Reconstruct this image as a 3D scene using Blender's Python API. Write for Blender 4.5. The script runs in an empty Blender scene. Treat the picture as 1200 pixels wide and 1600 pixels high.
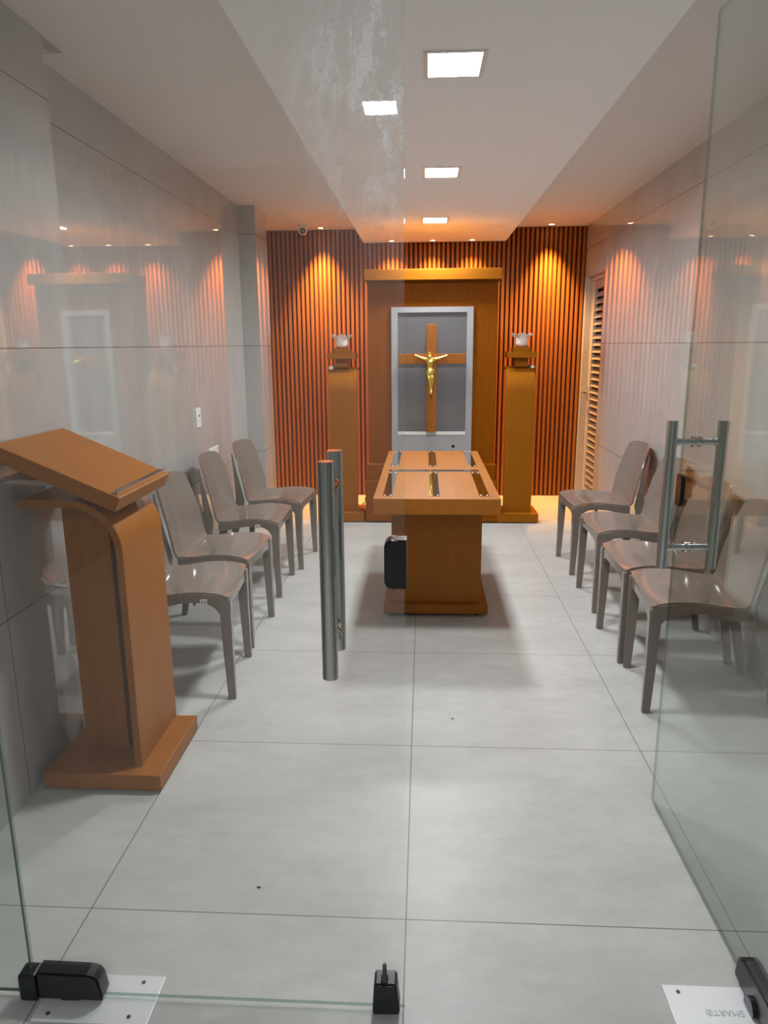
import bpy, bmesh, math, random
from mathutils import Vector, Matrix
random.seed(4)
PI = math.pi
sc = bpy.context.scene
C = sc.collection

# ------------------------------------------------------------------ camera
cd = bpy.data.cameras.new('camera'); cam = bpy.data.objects.new('camera', cd); C.objects.link(cam)
cd.sensor_fit = 'VERTICAL'; cd.sensor_height = 36.0; cd.sensor_width = 27.0
cd.lens = 36.0 * 1131.7 / 1600.0; cd.clip_start = 0.02
p_, y_, r_ = 0.2272, 0.0558, 0.0074
fwd = Vector((-math.sin(y_) * math.cos(p_), math.cos(y_) * math.cos(p_), -math.sin(p_)))
rt = Vector((math.cos(y_), math.sin(y_), 0)); dn = fwd.cross(rt)
r2 = math.cos(r_) * rt + math.sin(r_) * dn; d2 = -math.sin(r_) * rt + math.cos(r_) * dn
M = Matrix((r2, -d2, -fwd)).transposed().to_4x4(); M.translation = Vector((0, 0, 1.40))
cam.matrix_world = M
sc.camera = cam
# ------------------------------------------------------------------ world, exposure
w = bpy.data.worlds.new('world'); sc.world = w; w.use_nodes = True
w.node_tree.nodes['Background'].inputs[0].default_value = (0.8, 0.88, 1, 1)
w.node_tree.nodes['Background'].inputs[1].default_value = 0.02
sc.view_settings.view_transform = 'Standard'; sc.view_settings.look = 'None'
sc.view_settings.gamma = 1; sc.view_settings.exposure = 0.36; sc.view_settings.use_curve_mapping = False
PANEL = 40.0       # radiance of the ceiling panels
BEAM = 17.0        # watts of each panel's downward beam
CORR = 290.0         # radiance of the corridor panels
SPOT_SIDE = 360.0; SPOT_MID = 100.0   # warm downlights by the slatted wall
WARM = (1.0, 0.50, 0.14)
sc.cycles.max_bounces = 10; sc.cycles.diffuse_bounces = 5; sc.cycles.glossy_bounces = 5
sc.cycles.transparent_max_bounces = 24
sc.cycles.caustics_reflective = True; sc.cycles.blur_glossy = 1.0; sc.cycles.caustics_refractive = False
sc.cycles.sample_clamp_indirect = 6.0

# ------------------------------------------------------------------ materials
def nodes(m):
    m.use_nodes = True
    return m.node_tree.nodes, m.node_tree.links
def pmat(name, col, rough=0.5, metal=0.0, spec=0.5, coat=0.0, coat_r=0.05, emit=None, es=0.0):
    m = bpy.data.materials.new(name); n, l = nodes(m); b = n['Principled BSDF']
    b.inputs['Base Color'].default_value = (*col, 1); b.inputs['Roughness'].default_value = rough
    b.inputs['Metallic'].default_value = metal; b.inputs['Specular IOR Level'].default_value = spec
    b.inputs['Coat Weight'].default_value = coat; b.inputs['Coat Roughness'].default_value = coat_r
    if emit:
        b.inputs['Emission Color'].default_value = (*emit, 1); b.inputs['Emission Strength'].default_value = es
    return m
def mth(n, l, op, a, b=None, clamp=False):
    x = n.new('ShaderNodeMath'); x.operation = op; x.use_clamp = clamp
    for i, v in enumerate((a, b)):
        if v is None: continue
        if isinstance(v, (int, float)): x.inputs[i].default_value = v
        else: l.new(v, x.inputs[i])
    return x.outputs[0]
def noise(n, l, vec, scale, sc3=(1, 1, 1), detail=5, rough=0.55):
    mp = n.new('ShaderNodeMapping'); mp.inputs['Scale'].default_value = sc3; l.new(vec, mp.inputs['Vector'])
    t = n.new('ShaderNodeTexNoise'); t.inputs['Scale'].default_value = scale
    t.inputs['Detail'].default_value = detail; t.inputs['Roughness'].default_value = rough
    l.new(mp.outputs[0], t.inputs['Vector']); return t.outputs['Fac']
def ramp(n, l, fac, stops):
    r = n.new('ShaderNodeValToRGB'); e = r.color_ramp.elements
    while len(e) < len(stops): e.new(0.5)
    for i, (p, c) in enumerate(stops): e[i].position = p; e[i].color = (*c, 1)
    l.new(fac, r.inputs[0]); return r.outputs[0]
def mixc(n, l, fac, a, b):
    x = n.new('ShaderNodeMix'); x.data_type = 'RGBA'
    if isinstance(fac, (int, float)): x.inputs[0].default_value = fac
    else: l.new(fac, x.inputs[0])
    for i, v in ((6, a), (7, b)):
        if isinstance(v, tuple): x.inputs[i].default_value = (*v, 1)
        else: l.new(v, x.inputs[i])
    return x.outputs[2]
def joint(n, l, s, off, per, wid):
    a = mth(n, l, 'DIVIDE', mth(n, l, 'SUBTRACT', s, off), per)
    f = mth(n, l, 'ABSOLUTE', mth(n, l, 'SUBTRACT', mth(n, l, 'FRACT', a), 0.5))
    return mth(n, l, 'GREATER_THAN', f, 0.5 - wid / per / 2)

def tile_mat(name, c0, c1, jx=None, jy=None, jz=None, stretch=(1, 1, 1), rough=0.3, grout=(0.2, 0.19, 0.18), spec=0.5, jw=0.004, ior=1.5):
    m = bpy.data.materials.new(name); n, l = nodes(m); b = n['Principled BSDF']
    pos = n.new('ShaderNodeNewGeometry').outputs['Position']
    sx = n.new('ShaderNodeSeparateXYZ'); l.new(pos, sx.inputs[0])
    f1 = noise(n, l, pos, 2.2, stretch, 8, 0.65); f2 = noise(n, l, pos, 14, stretch, 4, 0.6)
    f = mth(n, l, 'ADD', mth(n, l, 'MULTIPLY', f1, 0.7), mth(n, l, 'MULTIPLY', f2, 0.3))
    col = ramp(n, l, f, [(0.34, c0), (0.66, c1)])
    g = None
    for s, j in ((sx.outputs[0], jx), (sx.outputs[1], jy), (sx.outputs[2], jz)):
        if j:
            k = joint(n, l, s, j[0], j[1], jw); g = k if g is None else mth(n, l, 'MAXIMUM', g, k)
    if g is not None:
        col = mixc(n, l, g, col, grout)
    l.new(col, b.inputs['Base Color'])
    rr = mth(n, l, 'ADD', mth(n, l, 'MULTIPLY', f2, rough * 0.35), rough * 0.8)
    l.new(rr, b.inputs['Roughness']); b.inputs['Specular IOR Level'].default_value = spec; b.inputs['IOR'].default_value = ior
    return m

def wood_mat(name, c0, c1, axis='X', rough=0.45, spec=0.2):
    m = bpy.data.materials.new(name); n, l = nodes(m); b = n['Principled BSDF']
    tc = n.new('ShaderNodeTexCoord').outputs['Object']
    st = {'X': (0.8, 14, 14), 'Y': (14, 0.8, 14), 'Z': (14, 14, 0.8)}[axis]
    f1 = noise(n, l, tc, 3.0, st, 6, 0.6); f2 = noise(n, l, tc, 14.0, st, 3, 0.5)
    f = mth(n, l, 'ADD', mth(n, l, 'MULTIPLY', f1, 0.65), mth(n, l, 'MULTIPLY', f2, 0.35))
    l.new(ramp(n, l, f, [(0.3, c0), (0.7, c1)]), b.inputs['Base Color'])
    b.inputs['Roughness'].default_value = rough; b.inputs['Specular IOR Level'].default_value = spec
    return m

def glass_mat(name, tint=(0.985, 0.993, 0.988), dirt=None, film=0.0):
    """clear float glass: Schlick reflection over straight-through transmission, a faint pale haze mixed into the colour"""
    m = bpy.data.materials.new(name); n, l = nodes(m); n.remove(n['Principled BSDF'])
    out = n['Material Output']; geo = n.new('ShaderNodeNewGeometry')
    d = n.new('ShaderNodeVectorMath'); d.operation = 'DOT_PRODUCT'
    l.new(geo.outputs['Normal'], d.inputs[0]); l.new(geo.outputs['Incoming'], d.inputs[1])
    c = mth(n, l, 'SUBTRACT', 1.0, mth(n, l, 'ABSOLUTE', d.outputs['Value']), True)
    F = mth(n, l, 'ADD', mth(n, l, 'MULTIPLY', mth(n, l, 'POWER', c, 5.0), 0.955), 0.045, True)
    tr = n.new('ShaderNodeBsdfTransparent'); tr.inputs[0].default_value = (*tint, 1)
    gl = n.new('ShaderNodeBsdfGlossy'); gl.inputs['Roughness'].default_value = 0.0
    gl.inputs[0].default_value = (1, 1, 1, 1)
    mx = n.new('ShaderNodeMixShader'); l.new(F, mx.inputs[0]); l.new(tr.outputs[0], mx.inputs[1]); l.new(gl.outputs[0], mx.inputs[2])
    last = mx.outputs[0]
    if dirt or film:
        df = n.new('ShaderNodeBsdfDiffuse'); df.inputs[0].default_value = (0.9, 0.92, 0.95, 1)
        tl = n.new('ShaderNodeBsdfTranslucent'); tl.inputs[0].default_value = (0.9, 0.92, 0.95, 1)
        ad = n.new('ShaderNodeMixShader'); ad.inputs[0].default_value = 0.5
        l.new(df.outputs[0], ad.inputs[1]); l.new(tl.outputs[0], ad.inputs[2])
        fac = film
        if dirt:
            pos = geo.outputs['Position']; sx = n.new('ShaderNodeSeparateXYZ'); l.new(pos, sx.inputs[0])
            def rng(s, a, b):
                r = n.new('ShaderNodeMapRange'); r.interpolation_type = 'SMOOTHSTEP'
                r.inputs[1].default_value = a; r.inputs[2].default_value = b; l.new(s, r.inputs[0]); return r.outputs[0]
            msk = mth(n, l, 'MULTIPLY', rng(sx.outputs[0], -0.26, -0.05), rng(sx.outputs[2], 1.45, 1.95))
            k = noise(n, l, pos, 26, (1, 1, 0.4), 6, 0.75)
            k2 = noise(n, l, pos, 9, (1, 1, 0.5), 3, 0.6)
            k = mth(n, l, 'MULTIPLY', rng(k, 0.46, 0.72), 1.0)
            k = mth(n, l, 'ADD', k, mth(n, l, 'MULTIPLY', rng(k2, 0.35, 0.75), 0.14))
            fac = mth(n, l, 'ADD', mth(n, l, 'MULTIPLY', msk, k), film)
        m2 = n.new('ShaderNodeMixShader')
        if isinstance(fac, (int, float)): m2.inputs[0].default_value = fac
        else: l.new(fac, m2.inputs[0])
        l.new(last, m2.inputs[1]); l.new(ad.outputs[0], m2.inputs[2]); last = m2.outputs[0]
    l.new(last, out.inputs['Surface'])
    return m

M_floor = tile_mat('floor_tile', (0.425, 0.425, 0.41), (0.55, 0.55, 0.53), jx=(-0.038, 0.8046), jy=(2.339, 0.8046),
                   stretch=(0.9, 1.7, 1), rough=0.36, spec=0.24, jw=0.0035)
M_wall = tile_mat('wall_tile', (0.425, 0.418, 0.40), (0.515, 0.505, 0.485), jz=(0.6, 0.797), stretch=(1.5, 1.5, 0.6), rough=0.02, spec=0.8, ior=1.85, grout=(0.13, 0.12, 0.11), jw=0.0034)
M_wallp = tile_mat('pillar_tile', (0.425, 0.418, 0.40), (0.515, 0.505, 0.485), jy=(1.985, 1.6), jz=(0.6, 0.797), stretch=(1.5, 1.5, 0.6), rough=0.02, spec=0.8, ior=1.85, grout=(0.13, 0.12, 0.11), jw=0.0034)
M_ceils = tile_mat('ceiling_plaster_beige', (0.76, 0.735, 0.71), (0.78, 0.755, 0.73), rough=0.8, spec=0.2)
M_ceil = tile_mat('ceiling_plaster', (0.92, 0.92, 0.925), (0.94, 0.94, 0.945), rough=0.8, spec=0.2)
M_corr = tile_mat('corridor_paint', (0.30, 0.295, 0.285), (0.34, 0.335, 0.325), rough=0.6)
M_slat = wood_mat('slat_wood', (0.34, 0.115, 0.022), (0.40, 0.14, 0.03), 'Z', 0.42)
M_groove = wood_mat('groove_wood', (0.08, 0.022, 0.008), (0.11, 0.032, 0.012), 'Z', 0.6)
OAK0, OAK1 = (0.29, 0.097, 0.010), (0.36, 0.125, 0.015)
M_oakx = wood_mat('oak_laminate_x', OAK0, OAK1, 'X'); M_oaky = wood_mat('oak_laminate_y', OAK0, OAK1, 'Y'); M_oakz = wood_mat('oak_laminate_z', OAK0, OAK1, 'Z')
G0, G1 = (0.205, 0.054, 0.0015), (0.255, 0.071, 0.003)
M_goldx = wood_mat('golden_laminate_x', G0, G1, 'X', spec=0.06); M_goldz = wood_mat('golden_laminate_z', G0, G1, 'Z', spec=0.06)
M_towx = wood_mat('honey_laminate_x', (0.27, 0.088, 0.004), (0.33, 0.112, 0.007), 'X', spec=0.08); M_towz = wood_mat('honey_laminate_z', (0.27, 0.088, 0.004), (0.33, 0.112, 0.007), 'Z', spec=0.08)
M_cross = wood_mat('cross_wood', (0.27, 0.088, 0.012), (0.34, 0.118, 0.02), 'Z', 0.45, 0.2)
M_chair = pmat('taupe_plastic', (0.215, 0.178, 0.152), 0.11, spec=0.5)
M_steel = pmat('brushed_steel', (0.60, 0.61, 0.60), 0.20, 1.0)
M_chrome = pmat('polished_chrome', (0.72, 0.72, 0.72), 0.05, 1.0)
M_plate = pmat('steel_cover_plate', (0.80, 0.81, 0.83), 0.42, 0.35)
M_black = pmat('black_cast', (0.012, 0.013, 0.017), 0.35)
M_blackp = pmat('black_plastic', (0.006, 0.006, 0.007), 0.2)
M_dark = pmat('dark_grey', (0.07, 0.07, 0.07), 0.5)
M_white = pmat('white_plastic', (0.80, 0.79, 0.76), 0.35)
M_gold = pmat('gold_figure', (1.0, 0.76, 0.17), 0.28, 1.0)
M_alu = pmat('grey_aluminium', (0.37, 0.37, 0.375), 0.4, 0.15)
M_pane = pmat('smoked_grey_pane', (0.15, 0.145, 0.15), 0.12, spec=0.6)
M_louv = pmat('louver_aluminium', (0.34, 0.30, 0.265), 0.4, 0.2)
M_louvf = pmat('louver_frame', (0.50, 0.45, 0.41), 0.4, 0.1)
M_louvb = pmat('louver_backing', (0.13, 0.075, 0.045), 0.6)
M_frost = pmat('frosted_glass', (0.93, 0.80, 0.76), 0.35)
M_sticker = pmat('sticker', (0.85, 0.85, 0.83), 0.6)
M_ink = pmat('engraving', (0.42, 0.45, 0.47), 0.6)
M_light = pmat('panel_light', (1, 1, 1), 0.5, emit=(0.95, 0.98, 1.0), es=PANEL)
M_clight = pmat('corridor_light', (1, 1, 1), 0.5, emit=(0.96, 0.98, 1.0), es=CORR)
M_bulb = pmat('warm_bulb', (1, 0.8, 0.5), 0.5, emit=(1.0, 0.72, 0.38), es=18)
M_glass = glass_mat('door_glass_smudged', dirt=True, film=0.007)
M_glass2 = glass_mat('door_glass_dimmed', tint=(0.89, 0.92, 0.90), film=0.004)  # dimming at grazing angles is put into the darker green tint
M_edge = glass_mat('glass_edge', tint=(0.50, 0.63, 0.57))
M_edged = pmat('glass_edge_dark', (0.03, 0.06, 0.05), 0.2)

# ------------------------------------------------------------------ mesh helpers
def BM(): return bmesh.new()
def box(bm, x0, x1, y0, y1, z0, z1, bev=0.0, seg=2):
    r = bmesh.ops.create_cube(bm, size=1.0); vs = r['verts']
    for v in vs:
        v.co = Vector((x0 + (v.co.x + .5) * (x1 - x0), y0 + (v.co.y + .5) * (y1 - y0), z0 + (v.co.z + .5) * (z1 - z0)))
    if bev:
        es = list({e for v in vs for e in v.link_edges})
        bmesh.ops.bevel(bm, geom=es, offset=bev, segments=seg, affect='EDGES', profile=0.5)
def frame_of(d):
    d = d.normalized(); a = Vector((0, 0, 1)) if abs(d.z) < 0.9 else Vector((1, 0, 0))
    u = d.cross(a).normalized(); return u, d.cross(u).normalized()
def tube(bm, pts, radii, n=16, cap=True, smooth=True):
    pts = [Vector(p) for p in pts]
    if isinstance(radii, (int, float)): radii = [radii] * len(pts)
    rings = []; u = None
    for i, p in enumerate(pts):
        d = (pts[min(i + 1, len(pts) - 1)] - pts[max(i - 1, 0)]).normalized()
        if u is None: u, _ = frame_of(d)
        u = (u - d * u.dot(d)).normalized(); v = d.cross(u)
        rings.append([bm.verts.new(p + radii[i] * (math.cos(2 * PI * k / n) * u + math.sin(2 * PI * k / n) * v)) for k in range(n)])
    for a, b in zip(rings, rings[1:]):
        for k in range(n):
            f = bm.faces.new((a[k], a[(k + 1) % n], b[(k + 1) % n], b[k])); f.smooth = smooth
    if cap:
        bm.faces.new(rings[0][::-1]); bm.faces.new(rings[-1])
def lathe(bm, c, prof, n=32, axis='Z', fn=None):
    rings = []
    for r, h in prof:
        ring = []
        for k in range(n):
            a = 2 * PI * k / n; rr = r if fn is None else r * fn(a, h)
            o = (rr * math.cos(a), rr * math.sin(a), h)
            if axis == 'Y': o = (o[0], h, o[1])
            if axis == 'X': o = (h, o[0], o[1])
            ring.append(bm.verts.new(Vector(c) + Vector(o)))
        rings.append(ring)
    for a, b in zip(rings, rings[1:]):
        for k in range(n):
            f = bm.faces.new((a[k], a[(k + 1) % n], b[(k + 1) % n], b[k])); f.smooth = True
    return rings
def prism(bm, poly, axis, a, b, bev=0.0):
    """extrude a 2-D polygon along an axis: axis 'X' takes (y,z), 'Y' takes (x,z), 'Z' takes (x,y)"""
    def P(q, h): return {'X': (h, q[0], q[1]), 'Y': (q[0], h, q[1]), 'Z': (q[0], q[1], h)}[axis]
    A = [bm.verts.new(P(q, a)) for q in poly]; B = [bm.verts.new(P(q, b)) for q in poly]
    fs = [bm.faces.new(A), bm.faces.new(B[::-1])]
    n = len(poly)
    for i in range(n): fs.append(bm.faces.new((A[i], B[i], B[(i + 1) % n], A[(i + 1) % n])))
    if bev:
        es = [e for f in fs[:2] for e in f.edges]
        bmesh.ops.bevel(bm, geom=es, offset=bev, segments=2, affect='EDGES')
def ribbon(bm, path, th, axis, a, b):
    """a bent board: 2-D path offset to a thickness and extruded"""
    L, R_ = [], []
    for i, q in enumerate(path):
        p0 = path[max(i - 1, 0)]; p1 = path[min(i + 1, len(path) - 1)]
        dx, dz = p1[0] - p0[0], p1[1] - p0[1]; s = math.hypot(dx, dz)
        nx, nz = -dz / s * th / 2, dx / s * th / 2
        L.append((q[0] + nx, q[1] + nz)); R_.append((q[0] - nx, q[1] - nz))
    def P(q, h): return {'X': (h, q[0], q[1]), 'Y': (q[0], h, q[1])}[axis]
    va = [[bm.verts.new(P(q, h)) for q in S] for S in (L, R_) for h in (a, b)]
    La, Lb, Ra, Rb = va; n = len(path)
    for i in range(n - 1):
        for qd in ((La[i], La[i + 1], Lb[i + 1], Lb[i]), (Ra[i], Rb[i], Rb[i + 1], Ra[i + 1])):
            bm.faces.new(qd).smooth = True
        bm.faces.new((La[i], Ra[i], Ra[i + 1], La[i + 1])); bm.faces.new((Lb[i], Lb[i + 1], Rb[i + 1], Rb[i]))
    bm.faces.new((La[0], Lb[0], Rb[0], Ra[0])); bm.faces.new((La[-1], Ra[-1], Rb[-1], Lb[-1]))
def shell(bm, grid, th):
    """closed skin of the given thickness under a grid of points"""
    nu, nv = len(grid), len(grid[0])
    nrm = [[None] * nv for _ in range(nu)]
    for i in range(nu):
        for j in range(nv):
            a = grid[min(i + 1, nu - 1)][j] - grid[max(i - 1, 0)][j]; b = grid[i][min(j + 1, nv - 1)] - grid[i][max(j - 1, 0)]
            nrm[i][j] = a.cross(b).normalized()
    T = [[bm.verts.new(grid[i][j]) for j in range(nv)] for i in range(nu)]
    B = [[bm.verts.new(grid[i][j] - nrm[i][j] * th) for j in range(nv)] for i in range(nu)]
    for i in range(nu - 1):
        for j in range(nv - 1):
            bm.faces.new((T[i][j], T[i + 1][j], T[i + 1][j + 1], T[i][j + 1])).smooth = True
            bm.faces.new((B[i][j], B[i][j + 1], B[i + 1][j + 1], B[i + 1][j])).smooth = True
    for i in range(nu - 1):
        bm.faces.new((T[i][0], B[i][0], B[i + 1][0], T[i + 1][0])); bm.faces.new((T[i][-1], T[i + 1][-1], B[i + 1][-1], B[i][-1]))
    for j in range(nv - 1):
        bm.faces.new((T[0][j], T[0][j + 1], B[0][j + 1], B[0][j])); bm.faces.new((T[-1][j], B[-1][j], B[-1][j + 1], T[-1][j + 1]))

def root_pos(o):
    v = Vector((0, 0, 0))
    while o is not None: v = v + Vector(o.location); o = o.parent
    return v
def obj(name, bm, mat, parent=None, local=False, origin=None):
    """one mesh object; world coordinates unless local"""
    bmesh.ops.recalc_face_normals(bm, faces=bm.faces[:])
    for e in bm.edges:
        if len(e.link_faces) == 2 and e.calc_face_angle(0) > 0.7: e.smooth = False
    if parent is not None and not local:
        bmesh.ops.translate(bm, verts=bm.verts[:], vec=-root_pos(parent))
    if parent is None and origin is not None:
        bmesh.ops.translate(bm, verts=bm.verts[:], vec=-Vector(origin))
    me = bpy.data.meshes.new(name); bm.to_mesh(me); bm.free()
    for m in (mat if isinstance(mat, (list, tuple)) else [mat]): me.materials.append(m)
    o = bpy.data.objects.new(name, me); C.objects.link(o)
    if parent is not None: o.parent = parent
    elif origin is not None: o.location = origin
    return o
def bx(name, dims, mat, parent=None, bev=0.0, local=False):
    bm = BM(); box(bm, *dims, bev=bev); return obj(name, bm, mat, parent, local)
def tag(o, label, cat, group=None):
    o['label'] = label; o['category'] = cat
    if group: o['group'] = group
    return o
def thing(name, label, cat, loc=(0, 0, 0), rz=0.0, group=None):
    o = bpy.data.objects.new(name, None); C.objects.link(o); o.empty_display_size = 0.1
    o.location = loc; o.rotation_euler = (0, 0, rz); return tag(o, label, cat, group)
def struct(o, label=None, cat=None):
    o['kind'] = 'structure'
    if label: o['label'] = label; o['category'] = cat
    return o
def copy_tree(o, parent=None):
    c = o.copy(); C.objects.link(c)
    if parent is not None: c.parent = parent
    for ch in list(o.children): copy_tree(ch, c)
    return c

# ------------------------------------------------------------------ the room
XL, XN, XR, YB, ZS, ZC = -1.363, -1.247, 1.41, 6.78, 2.391, 2.2765
YD = 1.28
bm = BM(); box(bm, -2.2, 2.3, -2.8, 7.0, -0.1, 0); struct(obj('floor', bm, M_floor))
bm = BM(); box(bm, XL - .15, XL, 2.5, 5.94, 0, 2.6); box(bm, XL - .25, XL - .09, 5.94, 7.0, 0, 2.6)
box(bm, XL - .05, -1.235, 5.55, 5.945, 0, ZS)                                # shallow far pillar
struct(obj('wall_left', bm, M_wall))
bm = BM(); box(bm, XN - .25, XN, 1.19, 2.575, 0, 2.6); struct(obj('wall_left_front', bm, M_wallp))
DY0, DY1, DZ = 6.03, 6.745, 1.96
bm = BM(); box(bm, XR, XR + .2, 1.19, DY0, 0, 2.6); box(bm, XR, XR + .2, DY0, 7.0, DZ, 2.6); box(bm, XR, XR + .2, DY1, 7.0, 0, DZ)
struct(obj('wall_right', bm, M_wall))
bm = BM(); box(bm, XL - .15, XR + .15, 1.19, 7.0, ZS, ZS + .06); struct(obj('ceiling', bm, M_ceils))
bm = BM(); box(bm, -0.5407, 0.7082, 1.36, YB - .022, ZC, ZS + .01); struct(obj('ceiling_drop', bm, M_ceil))
bm = BM(); box(bm, XL - .01, -1.25, 2.576, 2.726, ZS - .004, ZS + .01); struct(obj('trim_1', bm, M_wall))
# slatted timber back wall
bm = BM(); box(bm, XL - .2, XR + .1, YB, YB + .1, 0, 2.6); struct(obj('wall_back', bm, M_groove))
bm = BM(); n_sl = 68; pitch = (XR - XL) / n_sl
for i in range(-2, n_sl):
    x = XL + (i + .5) * pitch
    prism(bm, [(x - .0138, YB + .001), (x - .0110, YB - .019), (x - .009, YB - .021), (x + .009, YB - .021), (x + .0110, YB - .019), (x + .0138, YB + .001)], 'Z', 0.004, ZS)
struct(obj('wall_back_slats', bm, M_slat))
# corridor the photograph is taken from
bm = BM(); box(bm, -2.3, 2.4, -2.8, 1.19, 2.6, 2.7); struct(obj('ceiling_corridor', bm, M_ceil))
bm = BM(); box(bm, -2.3, 2.4, -2.9, -2.8, 0, 2.6); struct(obj('wall_corridor_back', bm, M_corr))
bm = BM(); box(bm, -2.3, -2.2, -2.8, 1.25, 0, 2.6); struct(obj('wall_corridor_left', bm, M_corr))
bm = BM(); box(bm, 2.3, 2.4, -2.8, 1.25, 0, 2.6); struct(obj('wall_corridor_right', bm, M_corr))
bm = BM(); box(bm, -2.2, XN, 1.19, 1.34, 0, 2.6); box(bm, XR, 2.3, 1.19, 1.34, 0, 2.6); box(bm, XN, XR, 1.22, 1.34, 2.2, 2.6)
struct(obj('wall_front', bm, M_corr))

# ------------------------------------------------------------------ glass doors
def pane(bm, x0, x1, y0, y1, z0, z1, thin):
    box(bm, x0, x1, y0, y1, z0, z1)
    bm.normal_update()
    for f in bm.faces:
        c = f.calc_center_median()
        f.material_index = 0 if abs((f.normal.y if thin == 'Y' else f.normal.x)) > 0.5 else 1
HT = 0.004
d1 = thing('door_1', 'closed frameless glass door leaf with smudged upper corner, in front of the lectern', 'glass door', (-0.851, YD, 0)); d1['kind'] = 'structure'
bm = BM(); pane(bm, -0.851, -0.034, YD - HT, YD + HT, 0.012, 2.19, 'Y'); obj('glass_pane', bm, [M_glass, M_edge], d1)
win = thing('window_1', 'fixed glass side panel between the closed glass door and the tiled wall', 'glass panel', (-1.247, YD, 0)); win['kind'] = 'structure'
bm = BM(); pane(bm, -1.245, -0.856, YD - HT, YD + HT, 0.012, 2.19, 'Y'); obj('glass_pane', bm, [M_glass2, M_edged], win)
bm = BM(); box(bm, -0.877, -0.837, YD - .022, YD + .020, 0.004, 0.070, .006); obj('corner_clamp', bm, M_black, win)

def handle(parent, along, c, off, zb, zt, std, mats=(M_steel, M_chrome)):
    """a pair of round bars either side of the pane, joined by two standoffs"""
    ax = Vector((0, 1, 0)) if along == 'Y' else Vector((1, 0, 0))
    for s in (-1, 1):
        p = Vector(c) + ax * off * s
        bm = BM(); r = 0.0145
        tube(bm, [(p.x, p.y, zb), (p.x, p.y, zt)], r, 28)
        bar = obj('pull_bar', bm, mats[0], parent)
    for z in std:
        bm = BM(); a = Vector((c[0], c[1], z))
        tube(bm, [a - ax * off, a + ax * off], 0.0085, 20)
        for s in (-1, 1):
            tube(bm, [a + ax * s * HT, a + ax * s * (HT + .008)], 0.0145, 20)
            tube(bm, [a + ax * s * (off - .02), a + ax * s * (off - .008)], 0.0105, 20)
        obj('standoff', bm, mats[1], parent)
handle(d1, 'Y', (-0.1675, YD, 0), 0.066, 0.808, 1.207, (1.15, 0.866))
# lock case with rounded outer corners
def rrect(x0, x1, z0, z1, r, left=True, right=True, n=6):
    pts = []
    for cx, cz, a0, on in ((x1, z0, -90, right), (x1, z1, 0, right), (x0, z1, 90, left), (x0, z0, 180, left)):
        if not on: pts.append((cx, cz)); continue
        ox = cx - r if cx == x1 else cx + r; oz = cz + r if cz == z0 else cz - r
        for k in range(n + 1):
            a = math.radians(a0 + 90 * k / n); pts.append((ox + r * math.cos(a), oz + r * math.sin(a)))
    return pts
bm = BM(); prism(bm, rrect(-0.071, -0.0305, 0.962, 1.055, 0.014, True, False), 'Y', YD - .019, YD + .019, 0.004)
lk = obj('lock_case', bm, M_blackp, d1)
# pivot patch and bottom bolt
def patch_poly(x0, x1, z0, z1):
    return [(x0, z0), (x1, z0), (x1 + .003, z0 + .012), (x1 - .004, z1 - .016), (x1 - .014, z1 - .006), (x1 - .03, z1 - .002), (x0, z1)]
bm = BM(); prism(bm, patch_poly(-0.834, -0.694, 0.010, 0.078), 'Y', YD - .020, YD + .020, 0.004)
pt = obj('pivot_patch', bm, M_black, d1)
bm = BM(); tube(bm, [(-0.765, YD - .017, 0.014), (-0.765, YD + .017, 0.014)], 0.022, 24)
for v in bm.verts: v.co.z = max(v.co.z, 0.0075)
obj('pivot_cap', bm, M_black, d1)
bm = BM(); prism(bm, [(-0.101, 0.006), (-0.048, 0.008), (-0.045, 0.016), (-0.051, 0.080), (-0.056, 0.086), (-0.094, 0.086), (-0.0995, 0.080), (-0.103, 0.016)], 'Y', YD - .021, YD + .021, 0.004)
bolt = obj('bottom_bolt', bm, M_black, d1)
bm = BM(); lathe(bm, (-0.077, YD - .008, 0), [(0.0, 0.085), (0.008, 0.085), (0.0075, 0.096), (0.0045, 0.101), (0.0042, 0.124), (0.003, 0.127), (0.0, 0.127)], 16)
obj('thumb_pin', bm, M_dark, d1)

# open leaf: local x runs along the leaf from the pivot edge to the free edge
LR = math.atan2(2.043 - 1.225, 0.7185 - 0.7275)
d2_ = thing('door_2', 'open glass door leaf swung into the room beside the chairs', 'glass door', (0.7275, 1.225, 0), LR); d2_['kind'] = 'structure'
LW = 0.818
bm = BM(); pane(bm, 0, LW, -HT, HT, 0.012, 2.19, 'Y'); obj('glass_pane', bm, [M_glass2, M_edge], d2_, True)
def handle_local(parent, cx, off, zb, zt, std):
    for s in (-1, 1):
        bm = BM(); tube(bm, [(cx, off * s, zb), (cx, off * s, zt)], 0.0145, 28); obj('pull_bar', bm, M_steel, parent, True)
    for z in std:
        bm = BM(); tube(bm, [(cx, -off, z), (cx, off, z)], 0.0085, 20)
        for s in (-1, 1):
            tube(bm, [(cx, s * HT, z), (cx, s * (HT + .008), z)], 0.0145, 20)
            tube(bm, [(cx, s * (off - .02), z), (cx, s * (off - .008), z)], 0.0105, 20)
        obj('standoff', bm, M_chrome, parent, True)
handle_local(d2_, 0.722, 0.066, 0.797, 1.200, (1.144, 0.856))
bm = BM(); prism(bm, rrect(LW - .038, LW + .002, 0.953, 1.043, 0.014, True, False), 'Y', -.010, .010, 0.003); obj('lock_case', bm, M_blackp, d2_, True)
bm = BM(); tube(bm, [(LW - .016, -.009, 0.985), (LW - .016, -.028, 0.985)], 0.010, 20); obj('lock_knob', bm, M_blackp, d2_, True)
bm = BM(); prism(bm, patch_poly(0.004, 0.172, 0.010, 0.078), 'Y', -.020, .020, 0.004); obj('pivot_patch', bm, M_black, d2_, True)
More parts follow.
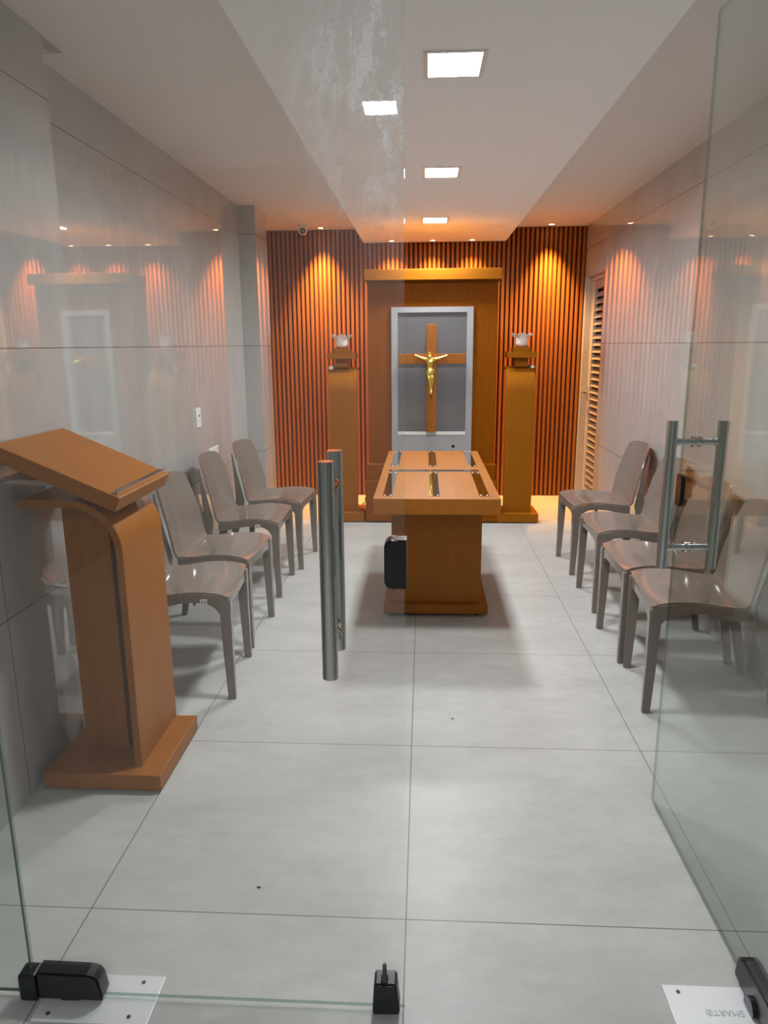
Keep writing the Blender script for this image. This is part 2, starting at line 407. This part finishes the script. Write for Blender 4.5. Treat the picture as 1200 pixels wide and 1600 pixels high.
bm = BM(); tube(bm, [(.085, -.017, 0.014), (.085, .028, 0.014)], 0.022, 24)
for v in bm.verts: v.co.z = max(v.co.z, 0.0075)
obj('pivot_cap', bm, M_black, d2_, True)

# steel floor plates over the floor springs
def floor_plate(x0, x1, label):
    t = thing('floor_spring_plate', label, 'metal plate', ((x0 + x1) / 2, YD, 0))
    bm = BM(); box(bm, x0, x1, 1.214, 1.336, 0.0003, 0.005, .001); obj('cover', bm, M_plate, t)
    for x in (x0 + .03, x1 - .045):
        for y in (1.232, 1.318):
            bm = BM(); tube(bm, [(x, y, 0.004), (x, y, 0.0062)], 0.0045, 14); obj('screw', bm, M_dark, t)
    return t
floor_plate(-0.830, -0.578, 'steel floor plate with screws under the pivot of the closed glass door')
fp = floor_plate(0.536, 0.790, 'engraved steel floor plate under the pivot of the open glass door')
for ch in fp.children:
    if ch.name.startswith('cover') or ch.name.startswith('screw'): ch.location.y += 0.032
fc = bpy.data.curves.new('engraved_logo', 'FONT'); fc.body = 'SMART\u00ae'; fc.size = 0.021; fc.extrude = 0.0003; fc.align_x = 'CENTER'; fc.align_y = 'CENTER'
fo = bpy.data.objects.new('engraved_logo', fc); C.objects.link(fo); fo.parent = fp
fo.location = (-0.015, 0.022, 0.0053); fo.rotation_euler = (0, 0, PI)
me = bpy.data.meshes.new_from_object(fo); me.name = 'engraved_logo'; me.materials.clear(); me.materials.append(M_ink)
lo_ = bpy.data.objects.new('engraved_logo_mesh', me); C.objects.link(lo_); lo_.parent = fp; lo_.location = fo.location; lo_.rotation_euler = fo.rotation_euler
bpy.data.objects.remove(fo); lo_.name = 'engraved_logo'

# ------------------------------------------------------------------ ceiling lights
def panel_light(x, y, z, label, mat, w=0.168, d=0.20, strip=True):
    t = thing('ceiling_light', label, 'ceiling light', (x, y, z), 0, 'square ceiling panel lights')
    bm = BM()
    for a in ((-w / 2 - .016, w / 2 + .016, -d / 2 - .016, -d / 2), (-w / 2 - .016, w / 2 + .016, d / 2, d / 2 + .016),
              (-w / 2 - .016, -w / 2, -d / 2, d / 2), (w / 2, w / 2 + .016, -d / 2, d / 2)):
        box(bm, x + a[0], x + a[1], y + a[2], y + a[3], z - .004, z)
    obj('frame', bm, M_white, t)
    bm = BM(); box(bm, x - w / 2, x + w / 2, y - d / 2, y + d / 2, z - .0025, z - .0005); obj('diffuser', bm, mat, t)
    if mat is M_light:
        ld = bpy.data.lights.new('panel_beam', 'AREA'); ld.shape = 'RECTANGLE'; ld.size = w; ld.size_y = d; ld.energy = BEAM
        ld.color = (0.95, 0.98, 1.0); ld.spread = math.radians(172)
        lo = bpy.data.objects.new('panel_beam', ld); C.objects.link(lo); lo.parent = t; lo.location = (0, 0, -.0035)
    return t
panel_light(0.092, 2.600, ZC, 'square white ceiling panel light nearest the glass doors', M_light)
panel_light(0.085, 4.100, ZC, 'square white ceiling panel light above the wooden table', M_light)
panel_light(0.073, 5.603, ZC, 'square white ceiling panel light closest to the slatted wall', M_light)
panel_light(-0.235, -1.574, 2.6, 'corridor ceiling panel light, seen only as a reflection in the closed glass door', M_clight)

def spot(x, y, z, power, label, size):
    t = thing('recessed_spotlight', label, 'spotlight', (x, y, z), 0, 'warm spotlights along the slatted wall')
    bm = BM(); lathe(bm, (x, y, z), [(0.030, 0), (0.030, -.003), (0.024, -.005), (0.022, 0.0)], 24); obj('ring', bm, M_white, t)
    bm = BM(); lathe(bm, (x, y, z), [(0.0, -.0015), (0.021, -.0015)], 20); obj('lamp', bm, M_bulb, t)
    ld = bpy.data.lights.new('spotlight_beam', 'SPOT'); ld.energy = power; ld.color = WARM; ld.shadow_soft_size = 0.045
    ld.spot_size = math.radians(size); ld.spot_blend = 1.0
    lo = bpy.data.objects.new('spotlight_beam', ld); C.objects.link(lo); lo.parent = t; lo.location = (0, 0, -0.008)
spot(-0.902, 6.635, ZS, SPOT_SIDE, 'warm ceiling spotlight beside the security camera', 72)
spot(1.079, 6.635, ZS, SPOT_SIDE, 'warm ceiling spotlight in the corner toward the louvered door', 72)
spot(-0.285, 6.635, ZC, SPOT_MID, 'warm spotlight in the lowered ceiling, on the security camera side of three', 100)
spot(0.068, 6.635, ZC, SPOT_MID, 'warm spotlight in the lowered ceiling, middle one of three', 100)
spot(0.408, 6.635, ZC, SPOT_MID, 'warm spotlight in the lowered ceiling, on the louvered door side of three', 100)

# dome security camera
t = thing('security_camera', 'small white dome security camera on the ceiling before the slatted wall', 'security camera', (-1.03, 6.45, ZS))
bm = BM(); lathe(bm, (-1.03, 6.45, ZS), [(0.0, 0), (0.046, 0), (0.046, -.014), (0.042, -.018), (0.0, -.018)], 32); obj('mount', bm, M_white, t)
bm = BM(); lathe(bm, (-1.03, 6.45, ZS - .045), [(0.0, 0.038), (0.03, 0.034), (0.039, 0.012), (0.04, 0), (0.036, -.02), (0.024, -.034), (0, -.04)], 32); obj('body', bm, M_white, t)
cdir = Vector((0.16, -1, -0.12)).normalized(); c0 = Vector((-1.03, 6.45, ZS - .052))
bm = BM(); tube(bm, [c0 + cdir * .030, c0 + cdir * .044], [0.024, 0.022], 24); ln = obj('lens_housing', bm, M_blackp, t)
bm = BM(); tube(bm, [c0 + cdir * .043, c0 + cdir * .046], [0.010, 0.007], 20); obj('lens', bm, M_chrome, t)

# ------------------------------------------------------------------ back of the room: altar surround, grey frame, crucifix, towers
t = thing('altar_surround', 'tall oak altar surround with a projecting header and stepped base against the slats', 'altar', (0.06, 6.1, 0))
bx('plinth', (-0.463, 0.583, 5.662, 6.26, 0.012, 0.34), M_goldx, t, .003)
bx('toe_kick', (-0.445, 0.565, 5.68, 6.25, 0.0, 0.012), M_dark, t)
bx('step', (-0.450, 0.570, 5.695, 6.20, 0.34, 0.468), M_goldx, t, .003)
bx('panel', (-0.441, 0.561, 5.785, 6.06, 0.468, 1.885), M_goldz, t, .002)
bx('header', (-0.458, 0.578, 5.705, 6.07, 1.872, 1.952), M_towx, t, .003)
t = thing('framed_panel', 'grey metal framed panel with a dark smoked pane behind the crucifix', 'framed panel', (0.06, 5.77, 0.47))
FX0, FX1 = -0.255, 0.376
bm = BM(); box(bm, FX0, -0.206, 5.763, 5.784, 0.47, 1.679); box(bm, 0.327, FX1, 5.763, 5.784, 0.47, 1.679); box(bm, -0.206, 0.327, 5.763, 5.784, 1.638, 1.679)
obj('frame', bm, M_alu, t)
bx('lower_panel', (-0.206, 0.327, 5.765, 5.784, 0.47, 0.70), M_alu, t)
bm = BM(); box(bm, -0.206, 0.327, 5.760, 5.784, 0.700, 0.708); box(bm, -0.206, 0.327, 5.764, 5.784, 0.708, 0.714); box(bm, -0.206, 0.327, 5.760, 5.784, 0.714, 0.722); obj('bead', bm, M_white, t)
bx('smoked_pane', (-0.206, 0.327, 5.774, 5.783, 0.722, 1.638), M_pane, t)
bm = BM(); tube(bm, [(0.234, 5.7655, 0.606), (0.234, 5.762, 0.606)], 0.011, 18); obj('keyhole', bm, M_blackp, t)

t = thing('crucifix', 'wooden crucifix with a gold figure hung on the smoked grey pane', 'crucifix', (0.056, 5.735, 0.72))
bx('upright_beam', (0.018, 0.096, 5.722, 5.744, 0.724, 1.548), M_cross, t, .002)
bm = BM(); box(bm, -0.199, 0.317, 5.720, 5.745, 1.252, 1.328, .002); obj('cross_beam', bm, M_cross, t)
bm = BM(); box(bm, 0.045, 0.069, 5.744, 5.7735, 1.20, 1.24); obj('wall_bracket', bm, M_dark, t)
def skin(name, verts, edges, mat, parent, sub=2, root=0):
    """one continuous body grown over a skeleton of joints"""
    bm = bmesh.new(); lay = bm.verts.layers.skin.verify(); org = root_pos(parent)
    vs = []
    for i, (x, y, z, r) in enumerate(verts):
        v = bm.verts.new(Vector((x, y, z)) - org); rx, ry = r if isinstance(r, tuple) else (r, r)
        v[lay].radius = (rx * 1.25, ry * 1.25); v[lay].use_root = (i == root); vs.append(v)
    for a, b in edges: bm.edges.new((vs[a], vs[b]))
    me = bpy.data.meshes.new(name); bm.to_mesh(me); bm.free(); me.materials.append(mat)
    o = bpy.data.objects.new(name, me); C.objects.link(o); o.parent = parent
    s = o.modifiers.new('skin', 'SKIN'); s.use_smooth_shade = True
    if sub: o.modifiers.new('sub', 'SUBSURF').levels = sub; o.modifiers['sub'].render_levels = sub
    return o
YF = 5.706
V = [(0.047, YF, 1.205, .021), (0.045, YF, 1.232, .0175), (0.045, YF - .004, 1.262, .023), (0.045, YF - .003, 1.283, .017), (0.044, YF - .007, 1.297, .0095),
     (0.042, YF - .013, 1.310, .0125), (0.041, YF - .015, 1.324, .0125),
     (0.020, YF - .002, 1.284, .0115), (-0.016, YF + .002, 1.296, .0085), (-0.048, YF + .004, 1.309, .006), (-0.062, YF + .004, 1.315, .0065), (-0.074, YF + .003, 1.321, .004),
     (0.072, YF - .002, 1.284, .0115), (0.116, YF + .002, 1.295, .0085), (0.150, YF + .004, 1.307, .006), (0.166, YF + .004, 1.312, .0065), (0.180, YF + .003, 1.317, .004),
     (0.036, YF - .002, 1.185, .0165), (0.039, YF - .020, 1.140, .0125), (0.047, YF - .010, 1.098, .0105), (0.050, YF - .002, 1.062, .0065), (0.049, YF - .010, 1.040, .0075), (0.050, YF - .014, 1.020, .0055),
     (0.058, YF - .002, 1.185, .0165), (0.062, YF - .018, 1.146, .0125), (0.059, YF - .012, 1.098, .0105), (0.055, YF - .008, 1.060, .0065), (0.055, YF - .016, 1.038, .0075), (0.054, YF - .020, 1.016, .0055)]
Ed = [(0, 1), (1, 2), (2, 3), (3, 4), (4, 5), (5, 6), (3, 7), (7, 8), (8, 9), (9, 10), (10, 11), (3, 12), (12, 13), (13, 14), (14, 15), (15, 16),
      (0, 17), (17, 18), (18, 19), (19, 20), (20, 21), (21, 22), (0, 23), (23, 24), (24, 25), (25, 26), (26, 27), (27, 28)]
fig = skin('gold_figure', V, Ed, M_gold, t)
bm = BM(); lathe(bm, (0.047, YF - .003, 0), [(0.020, 1.222), (0.025, 1.214), (0.0275, 1.200), (0.029, 1.186), (0.029, 1.172), (0.026, 1.160), (0.018, 1.164)], 28, fn=lambda a, h: 1 + .08 * math.sin(7 * a + h * 60))
tube(bm, [(0.066, YF - .018, 1.212), (0.074, YF - .018, 1.206), (0.072, YF - .016, 1.180)], [.004, .006, .004], 10)
obj('loincloth', bm, M_gold, fig)
bm = BM()
lathe(bm, (0.042, YF - .010, 0), [(0.004, 1.342), (0.012, 1.338), (0.0155, 1.328), (0.015, 1.318), (0.013, 1.308), (0.009, 1.298)], 24, fn=lambda a, h: 1 + .07 * math.sin(9 * a))
for v in bm.verts:
    if v.co.y < YF - .012 and v.co.z < 1.330: v.co.y += .014
tube(bm, [(0.042, YF - .026, 1.312), (0.0425, YF - .027, 1.304), (0.043, YF - .024, 1.297)], [.0045, .0055, .002], 10)
obj('hair', bm, M_gold, fig)

def tower(cx, label, sgn):
    t = thing('lamp_pedestal', label, 'pedestal', (cx, 5.83, 0), 0, 'oak lamp pedestals either side of the altar')
    bx('base', (cx - .165, cx + .165, 5.665, 5.985, 0.008, 0.078), M_towx, t, .003)
    bx('foot', (cx - .15, cx + .15, 5.68, 5.97, 0.0, 0.008), M_dark, t)
    R0 = 0.17; zt = 1.212; yf = 5.722
    path = [(yf + .011, 0.078), (yf + .011, 0.4), (yf + .011, 0.75), (yf + .011, zt - R0)]
    for k in range(1, 13):
        a = PI - PI / 2 * k / 12; path.append((yf + .011 + R0 + R0 * math.cos(a), zt - .011 - R0 + .011 + R0 * math.sin(a) - .0))
    path += [(yf + R0 + .06, zt), (yf + R0 + .11, zt)]
    bm = BM(); ribbon(bm, path, 0.022, 'X', cx - .111, cx + .111); obj('bent_panel', bm, M_towz, t)
    bx('back_post', (cx - .085, cx + .085, 5.80, 5.94, 0.078, zt - .012), M_towz, t, .002)
    zb = zt + .0105
    bx('neck', (cx + sgn * .012 - .052, cx + sgn * .012 + .052, 5.83, 5.93, zb, 1.293), M_towz, t, .001)
    bx('tray', (cx + sgn * .01 - .112, cx + sgn * .01 + .112, 5.77, 5.985, 1.293, 1.337), M_towx, t, .002)
    bx('lamp_block', (cx + sgn * .01 - .067, cx + sgn * .01 + .067, 5.81, 5.945, 1.337, 1.374), M_towx, t, .002)
    # tulip glass shade with a petalled rim
    c = (cx + sgn * .012, 5.877, 0)
    def petal(a, h): return 1.0
    bm = BM(); n = 60; rings = []
    prof = [(0.004, 1.374), (0.030, 1.376), (0.043, 1.385), (0.050, 1.400), (0.051, 1.418), (0.049, 1.434), (0.052, 1.446), (0.060, 1.456), (0.072, 1.466), (0.083, 1.473)]
    for off in (0, 1):
        for i, (r, h) in (enumerate(prof) if off == 0 else reversed(list(enumerate(prof)))):
            ring = []
            for k in range(n):
                a = 2 * PI * k / n; wv = max(0, (h - 1.43) / .043)
                rr = (r - .004 * off) * (1 + .07 * wv * math.cos(6 * a)); hh = h + .012 * wv * math.cos(6 * a + PI) * .8 + (.004 if off and h < 1.39 else 0)
                ring.append(bm.verts.new((c[0] + max(rr, .001) * math.cos(a), c[1] + max(rr, .001) * math.sin(a), hh)))
            rings.append(ring)
    for a, b in zip(rings, rings[1:]):
        for k in range(n): bm.faces.new((a[k], a[(k + 1) % n], b[(k + 1) % n], b[k])).smooth = True
    obj('glass_shade', bm, M_frost, t)
    bx('switch_box', (cx + sgn * .083, cx + sgn * .109, 5.80, 5.825, zt + .001, zt + .022), M_white, t, .002)
    bm = BM(); tube(bm, [(cx + sgn * .068, 5.86, zt + .008), (cx + sgn * .068, 5.86, zt + .026)], 0.013, 18); obj('knob', bm, M_dark, t)
    return t
tower(-0.640, 'oak lamp pedestal with a tulip glass shade, on the security camera side of the altar', -1)
tower(0.748, 'oak lamp pedestal with a tulip glass shade, on the louvered door side of the altar', 1)

def cable(pts, label):
    bm = BM(); tube(bm, pts, 0.0035, 8); o = obj('power_cable', bm, M_blackp); tag(o, label, 'cable', 'lamp cables on the floor'); return o
cable([(-0.52, 6.10, 0.0045), (-0.535, 6.22, 0.004), (-0.55, 6.33, 0.004), (-0.525, 6.45, 0.004), (-0.545, 6.58, 0.004), (-0.53, 6.735, 0.004)], 'dark lamp cable on the floor between the altar and the security camera side pedestal')
cable([(0.62, 6.08, 0.0045), (0.66, 6.20, 0.004), (0.645, 6.32, 0.004), (0.69, 6.46, 0.004), (0.66, 6.60, 0.004), (0.67, 6.735, 0.004)], 'dark lamp cable on the floor between the altar and the louvered door side pedestal')

# ------------------------------------------------------------------ louvered metal door set into the side wall
d3 = thing('door_3', 'louvered metal door recessed in the tiled wall near the slatted corner', 'louvered door', (XR + .06, (DY0 + DY1) / 2, 0)); d3['kind'] = 'structure'
xo = XR + .055
bx('backing', (xo + .055, xo + .07, DY0, DY1, 0, DZ), M_louvb, d3)
bx('jamb', (XR + .004, xo + .055, DY1 - .04, DY1, 0, DZ), M_louvf, d3); bx('jamb', (xo, xo + .055, DY0, DY0 + .03, 0, DZ), M_louvf, d3); bx('head', (xo, xo + .055, DY0 + .03, DY1 - .04, DZ - .035, DZ), M_louvf, d3)
bx('stile', (xo, xo + .03, DY1 - .145, DY1 - .045, 0.015, DZ - .04), M_louvf, d3, .003); bx('stile', (xo, xo + .03, DY0 + .035, DY0 + .10, 0.015, DZ - .04), M_louvf, d3, .003)
bx('rail', (xo, xo + .03, DY0 + .10, DY1 - .145, 0.015, 0.09), M_louv, d3, .002); bx('rail', (xo, xo + .03, DY0 + .10, DY1 - .145, DZ - .11, DZ - .04), M_louv, d3, .002)
bm = BM(); z = 0.10
while z < DZ - .13:
    prism(bm, [(xo + .002, z), (xo + .006, z), (xo + .045, z + .048), (xo + .041, z + .048)], 'Y', DY0 + .10, DY1 - .145); z += .058
obj('louvers', bm, M_louv, d3)
bm = BM(); tube(bm, [(xo, DY1 - .09, 0.975), (xo - .05, DY1 - .09, 0.975)], 0.009, 14); tube(bm, [(xo - .045, DY1 - .09, 0.975), (xo - .045, DY1 - .20, 0.975)], 0.007, 12); box(bm, xo - .004, xo, DY1 - .11, DY1 - .07, 0.90, 1.02, .002)
obj('door_handle', bm, M_chrome, d3)

# ------------------------------------------------------------------ wall plates
t = thing('wall_switch', 'tall white switch plate on the tiled wall above the chairs', 'switch', (XL, 4.318, 0.978))
bx('plate', (XL, XL + .009, 4.275, 4.362, 0.920, 1.037), M_white, t, .003)
bx('rocker', (XL + .009, XL + .013, 4.300, 4.337, 0.945, 0.975), M_white, t, .001); bx('button', (XL + .009, XL + .012, 4.312, 4.328, 0.985, 0.995), M_dark, t)
t = thing('wall_socket', 'wide grey white blank socket plate low on the tiled wall behind the chairs', 'socket', (XL, 4.6, 0.735))
bx('plate', (XL, XL + .007, 4.500, 4.700, 0.690, 0.762), M_white, t, .003); bx('cover', (XL + .007, XL + .010, 4.53, 4.67, 0.70, 0.75), M_white, t, .001)
bm = BM(); pts = [(2.195, .662), (2.215, .641), (2.24, .628), (2.27, .616), (2.30, .603), (2.345, .585)]; wd = [.004, .007, .0055, .0035, .0045, .0025]  # raised white streak standing in for a glint reflected on the wall
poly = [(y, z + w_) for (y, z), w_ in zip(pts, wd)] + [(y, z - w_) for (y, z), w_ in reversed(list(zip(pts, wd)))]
prism(bm, poly, 'X', XN - .0002, XN + .004); tag(obj('glint_streak', bm, M_sticker, origin=None), 'curved white painted glint on the tiled wall behind the lectern', 'glint')

# ------------------------------------------------------------------ lectern
t = thing('lectern', 'oak lectern with slanted top and bent front board, standing against the tiled wall', 'lectern', (-1.03, 2.22, 0))
bx('base', (-1.222, -0.836, 2.022, 2.412, 0.008, 0.062), M_oaky, t, .003)
bx('base_foot', (-1.205, -0.853, 2.04, 2.395, 0.0, 0.008), M_dark, t)
path = [(-0.925, 0.062), (-0.925, 0.3), (-0.925, 0.55), (-0.925, 0.79)]
for k in range(1, 13):
    a = PI / 2 * k / 12; path.append((-0.925 - .15 + .15 * math.cos(a), 0.79 + .148 * math.sin(a)))
path += [(-1.13, 0.938), (-1.225, 0.938)]
bm = BM(); ribbon(bm, path, 0.022, 'Y', 2.075, 2.41); obj('bent_board', bm, M_oakz, t)
bx('column', (-1.146, -0.998, 2.178, 2.39, 0.062, 0.927), M_oakz, t, .002)
bx('gap_shade', (-0.998, -0.936, 2.20, 2.36, 0.062, 0.86), M_groove, t)  # dark filler painting the shade in the gap beside the column
bm = BM(); box(bm, -1.05, -0.95, 2.12, 2.37, 0.9, 1.02)
for v in bm.verts:
    if v.co.z > .95: v.co.z = 1.098 - .43 * (v.co.x + 1.243) - .0
    else: v.co.z = 0.945 if v.co.x < -1.0 else 0.925
    if v.co.z > .95: v.co.z -= .055
obj('wedge_support', bm, M_groove, t)
# slanted reading board: local frame along the slope
sl = Vector((0.36, 0, -0.158)).normalized(); nn = Vector((0.158, 0, 0.36)).normalized()
P0 = Vector((-1.235, 2.0, 1.131)); Ln = 0.393
def slab(bm, a0, a1, y0, y1, h0, h1, bev=0.003):
    m0 = len(bm.verts); box(bm, a0, a1, y0, y1, h0, h1, bev)
    for v in list(bm.verts)[m0:]:
        q = v.co.copy(); v.co = P0 + sl * q.x + Vector((0, q.y, 0)) + nn * q.z
bm = BM(); slab(bm, 0, Ln, 0.0, 0.42, -.046, 0); obj('reading_board', bm, M_oakx, t)
bm = BM(); slab(bm, Ln - .034, Ln - .014, 0.012, 0.408, 0, .004, .001); slab(bm, Ln - .020, Ln - .014, 0.012, 0.408, .003, .012, .001); obj('book_ledge', bm, M_chrome, t)

# ------------------------------------------------------------------ central table
t = thing('catafalque_table', 'oak pedestal table with mirrored strips set in its top, standing mid room', 'table', (0.062, 3.95, 0))
TX0, TX1, TY0, TY1, TZ = -0.2285, 0.3485, 3.203, 4.713, 0.72
bx('top', (TX0, TX1, TY0, TY1, 0.646, TZ), M_oaky, t, .002)
bx('pedestal', (-0.165, 0.302, 3.64, 4.28, 0.066, 0.646), M_oakz, t, .002)
bx('apron', (-0.150, 0.287, 3.60, 4.32, 0.560, 0.646), M_oakx, t, .002)
bx('base', (-0.207, 0.339, 3.600, 4.33, 0.018, 0.066), M_oakx, t, .003)
for x in (-.15, .28):
    for y in (3.66, 4.27):
        bm = BM(); tube(bm, [(x, y, 0), (x, y, 0.018)], 0.02, 16); obj('glide', bm, M_blackp, t)
for x in (-.165, .052, .278):
    for y0, y1 in ((3.256, 3.888), (4.082, 4.686)):
        s_ = bx('mirror_strip', (x - .0225, x + .0225, y0, y1, TZ - .001, TZ + .0025), M_chrome, t)
        for dx in (-.014, .014):
            for yy in (y0 + .02, y1 - .02):
                bm = BM(); lathe(bm, (x + dx, yy, TZ + .0025), [(.0045, -.001), (.0045, .001), (.002, .002), (0, .002)], 12); obj('screw', bm, M_white, s_)
bx('cross_groove', (-0.19, 0.302, 3.915, 3.985, TZ - .001, TZ + .0006), M_dark, t)
bm = BM(); box(bm, -0.19, 0.302, 3.922, 3.962, TZ + .0006, TZ + .004, .001); obj('cross_strip', bm, M_chrome, t)

for cx_, cy_, lab in ((-0.43, 1.625, 'tiny dark crumb on the floor tiles inside the closed glass door'), (0.115, 2.535, 'tiny dark crumb on the open floor in front of the table')):
    bm = BM(); bmesh.ops.create_icosphere(bm, subdivisions=2, radius=1.0)
    for v in bm.verts: v.co = Vector((cx_ + v.co.x * .006 * (1 + .3 * math.sin(5 * v.co.y)), cy_ + v.co.y * .003, .0015 + v.co.z * .0015))
    tag(obj('crumb', bm, M_blackp), lab, 'crumb')

# ------------------------------------------------------------------ chairs (local: +x is the way the sitter faces)
def lerp_tab(tab, u):
    for (a, za), (b, zb) in zip(tab, tab[1:]):
        if u <= b:
            k = (u - a) / (b - a); k = k * k * (3 - 2 * k) if False else k; return za + (zb - za) * k
    return tab[-1][1]
SEATZ = [(0, .430), (.025, .438), (.06, .445), (.10, .449), (.15, .450), (.20, .446), (.25, .439), (.30, .434), (.345, .434)]
def seat_half(u): return .2175 - .012 * (u / .345)
def seat_pt(u, s):
    h = seat_half(u); z = lerp_tab(SEATZ, u)
    z -= .014 * (1 - s * s) * min(1, u / .12)                 # dished seat
    fx = .22 - u + (-.010 * s * s * max(0, 1 - u / .05))      # bowed front edge
    return Vector((fx, s * h, z))
BACK = [(.345, .434), (.355, .446), (.362, .468), (.367, .50), (.375, .545), (.386, .595), (.400, .645), (.415, .70), (.431, .748), (.440, .772)]
def back_pt(q, s):
    i = q * (len(BACK) - 1); k = int(min(i, len(BACK) - 2)); f = i - k
    u = BACK[k][0] + (BACK[k + 1][0] - BACK[k][0]) * f; z = BACK[k][1] + (BACK[k + 1][1] - BACK[k][1]) * f
    h = .2055 + .010 * math.sin(PI * min(1, q * 1.15)) - .024 * q ** 3
    bow = .042 * min(1, q * 2.2) * (1 - s * s)
    z += .022 * (q ** 4) * (1 - abs(s) ** 5)                 # arched top edge
    hh = h * (1 - .03 * (q ** 10))
    return Vector((.22 - u - bow + (-.014 * (1 - s * s) * (1 - min(1, q * 2.2)) * 0), s * hh, z - .014 * (1 - s * s) * max(0, 1 - q * 4)))
def make_chair():
    t = thing('chair', '', 'chair', (0, 0, 0))
    NU, NV = 22, 18
    bm = BM(); shell(bm, [[seat_pt(.345 * i / NU, -1 + 2 * j / NV) for j in range(NV + 1)] for i in range(NU + 1)], .009)
    # side and front skirts that deepen into the legs
    per = []
    for i in range(NU, -1, -1):
        per.append((seat_pt(.345 * i / NU, -1), 'side', .345 * i / NU))
    for j in range(1, NV): per.append((seat_pt(0, -1 + 2 * j / NV), 'front', (1 + (-1 + 2 * j / NV)) * .2175))
    for i in range(NU + 1): per.append((seat_pt(.345 * i / NU, 1), 'side', .345 * i / NU))
    rows = []
    for k, (p, kind, u) in enumerate(per):
        d = u if kind == 'side' else min(u, .435 - u)
        dep = .034 + .055 * math.exp(-max(0, d - .038) / .022) if d > .02 else .089
        dep = min(dep, .085)
        if kind == 'side': dep += .012 * max(0, (u - .2) / .145)
        c = Vector((.03, 0, p.z)); inw = Vector((0, -math.copysign(1, p.y), 0)) if kind == 'side' else Vector((-1, 0, 0))
        if k in (NU, len(per) - 1 - NU): inw = (Vector((0, -math.copysign(1, p.y), 0)) + Vector((-1, 0, 0)))
        rows.append((bm.verts.new(p - Vector((0, 0, .001))), bm.verts.new(p - Vector((0, 0, dep))), bm.verts.new(p - Vector((0, 0, dep)) + inw * .014), bm.verts.new(p - Vector((0, 0, .008)) + inw * .014)))
    for a, b in zip(rows, rows[1:]):
        for q in range(3): bm.faces.new((a[q], b[q], b[q + 1], a[q + 1])).smooth = (q == 0)
    bm.faces.new(rows[0]); bm.faces.new(rows[-1][::-1])
    for uu in (.15, .25): box(bm, .22 - uu - .004, .22 - uu + .004, -.19, .19, .395, .428)   # ribs under the seat
    obj('seat', bm, M_chair, t, True)
    NB = 24
    bm = BM(); shell(bm, [[back_pt(i / NB, -1 + 2 * j / NV) for j in range(NV + 1)] for i in range(NB + 1)], .010)
    obj('backrest', bm, M_chair, t, True)
    def leg(path, sec):
        """tapered four-sided leg through a list of centres with (half depth, half width)"""
        bm = BM(); rings = []
        for (x, y, z), (a, b) in zip(path, sec):
            rings.append([bm.verts.new((x + sx * a, y + sy * b, z)) for sx, sy in ((-1, -1), (1, -1), (1, 1), (-1, 1))])
        for r0, r1 in zip(rings, rings[1:]):
            for k in range(4): bm.faces.new((r0[k], r0[(k + 1) % 4], r1[(k + 1) % 4], r1[k]))
        bm.faces.new(rings[0][::-1]); bm.faces.new(rings[-1])
        es = [e for e in bm.edges if not any(len(f.verts) == 4 and False for f in e.link_faces)]
        bmesh.ops.bevel(bm, geom=[e for e in bm.edges if abs((e.verts[0].co - e.verts[1].co).z) > .02], offset=.004, segments=2, affect='EDGES')
        obj('leg', bm, M_chair, t, True)
    for s in (-1, 1):
        leg([(.205, s * .203, 0), (.200, s * .2005, .20), (.197, s * .1985, .37), (.197, s * .1985, .424)], [(.015, .014), (.0185, .0165), (.022, .0185), (.022, .0185)])
    for s in (-1, 1):
        leg([(-.268, s * .196, 0), (-.232, s * .196, .20), (-.192, s * .195, .36), (-.180, s * .198, .44), (-.186, s * .205, .52), (-.200, s * .207, .62), (-.220, s * .198, .74)],
            [(.014, .014), (.019, .015), (.027, .014), (.027, .010), (.019, .008), (.011, .006), (.004, .004)])
    return t
G = 'taupe plastic chairs in two facing rows'
base_chair = make_chair()
CH = [(-0.992, 2.855, 4.5, 'taupe plastic chair directly behind the lectern, white sticker on its seat edge', (.105, .402)),
      (-1.012, 3.385, -2, 'taupe plastic chair second from the lectern along the wall with the switch', (.13, .400)),
      (-1.022, 4.085, 0, 'taupe plastic chair third from the lectern along the wall with the switch', (.12, .400)),
      (-0.968, 4.630, -4.5, 'taupe plastic chair farthest from the lectern, beside the shallow tiled pillar', None),
      (1.088, 2.805, 184.8 - 10, 'taupe plastic chair nearest the open glass door, partly seen through it', None),
      (1.092, 3.275, 180, 'taupe plastic chair second from the open glass door, in the row toward the louvered door', None),
      (1.118, 3.900, 180, 'taupe plastic chair third from the open glass door, in the row toward the louvered door', None),
      (1.120, 4.555, 181.5, 'taupe plastic chair farthest from the open glass door, closest to the louvered door', None)]
for i, (x, y, a, lab, stk) in enumerate(CH):
    o = base_chair if i == 0 else copy_tree(base_chair)
    o.location = (x, y, 0); o.rotation_euler = (0, 0, math.radians(a)); tag(o, lab, 'chair', G)
for o, c in zip([q for q in sc.objects if q.parent is None and q.name.split('.')[0] == 'chair'], CH):
    if c[4]:
        u, z = c[4]
        bm = BM(); box(bm, .22 - u - .013, .22 - u + .013, -.2172, -.2145, z + .006, z + .028)
        stx = obj('sticker', bm, M_sticker, o, True)
        bm = BM()
        for k in range(2):
            box(bm, .22 - u - .009 + .011 * k, .22 - u - .002 + .011 * k, -.2176, -.2170, z + .010, z + .024)
        obj('printed_code', bm, M_alu, stx, True)
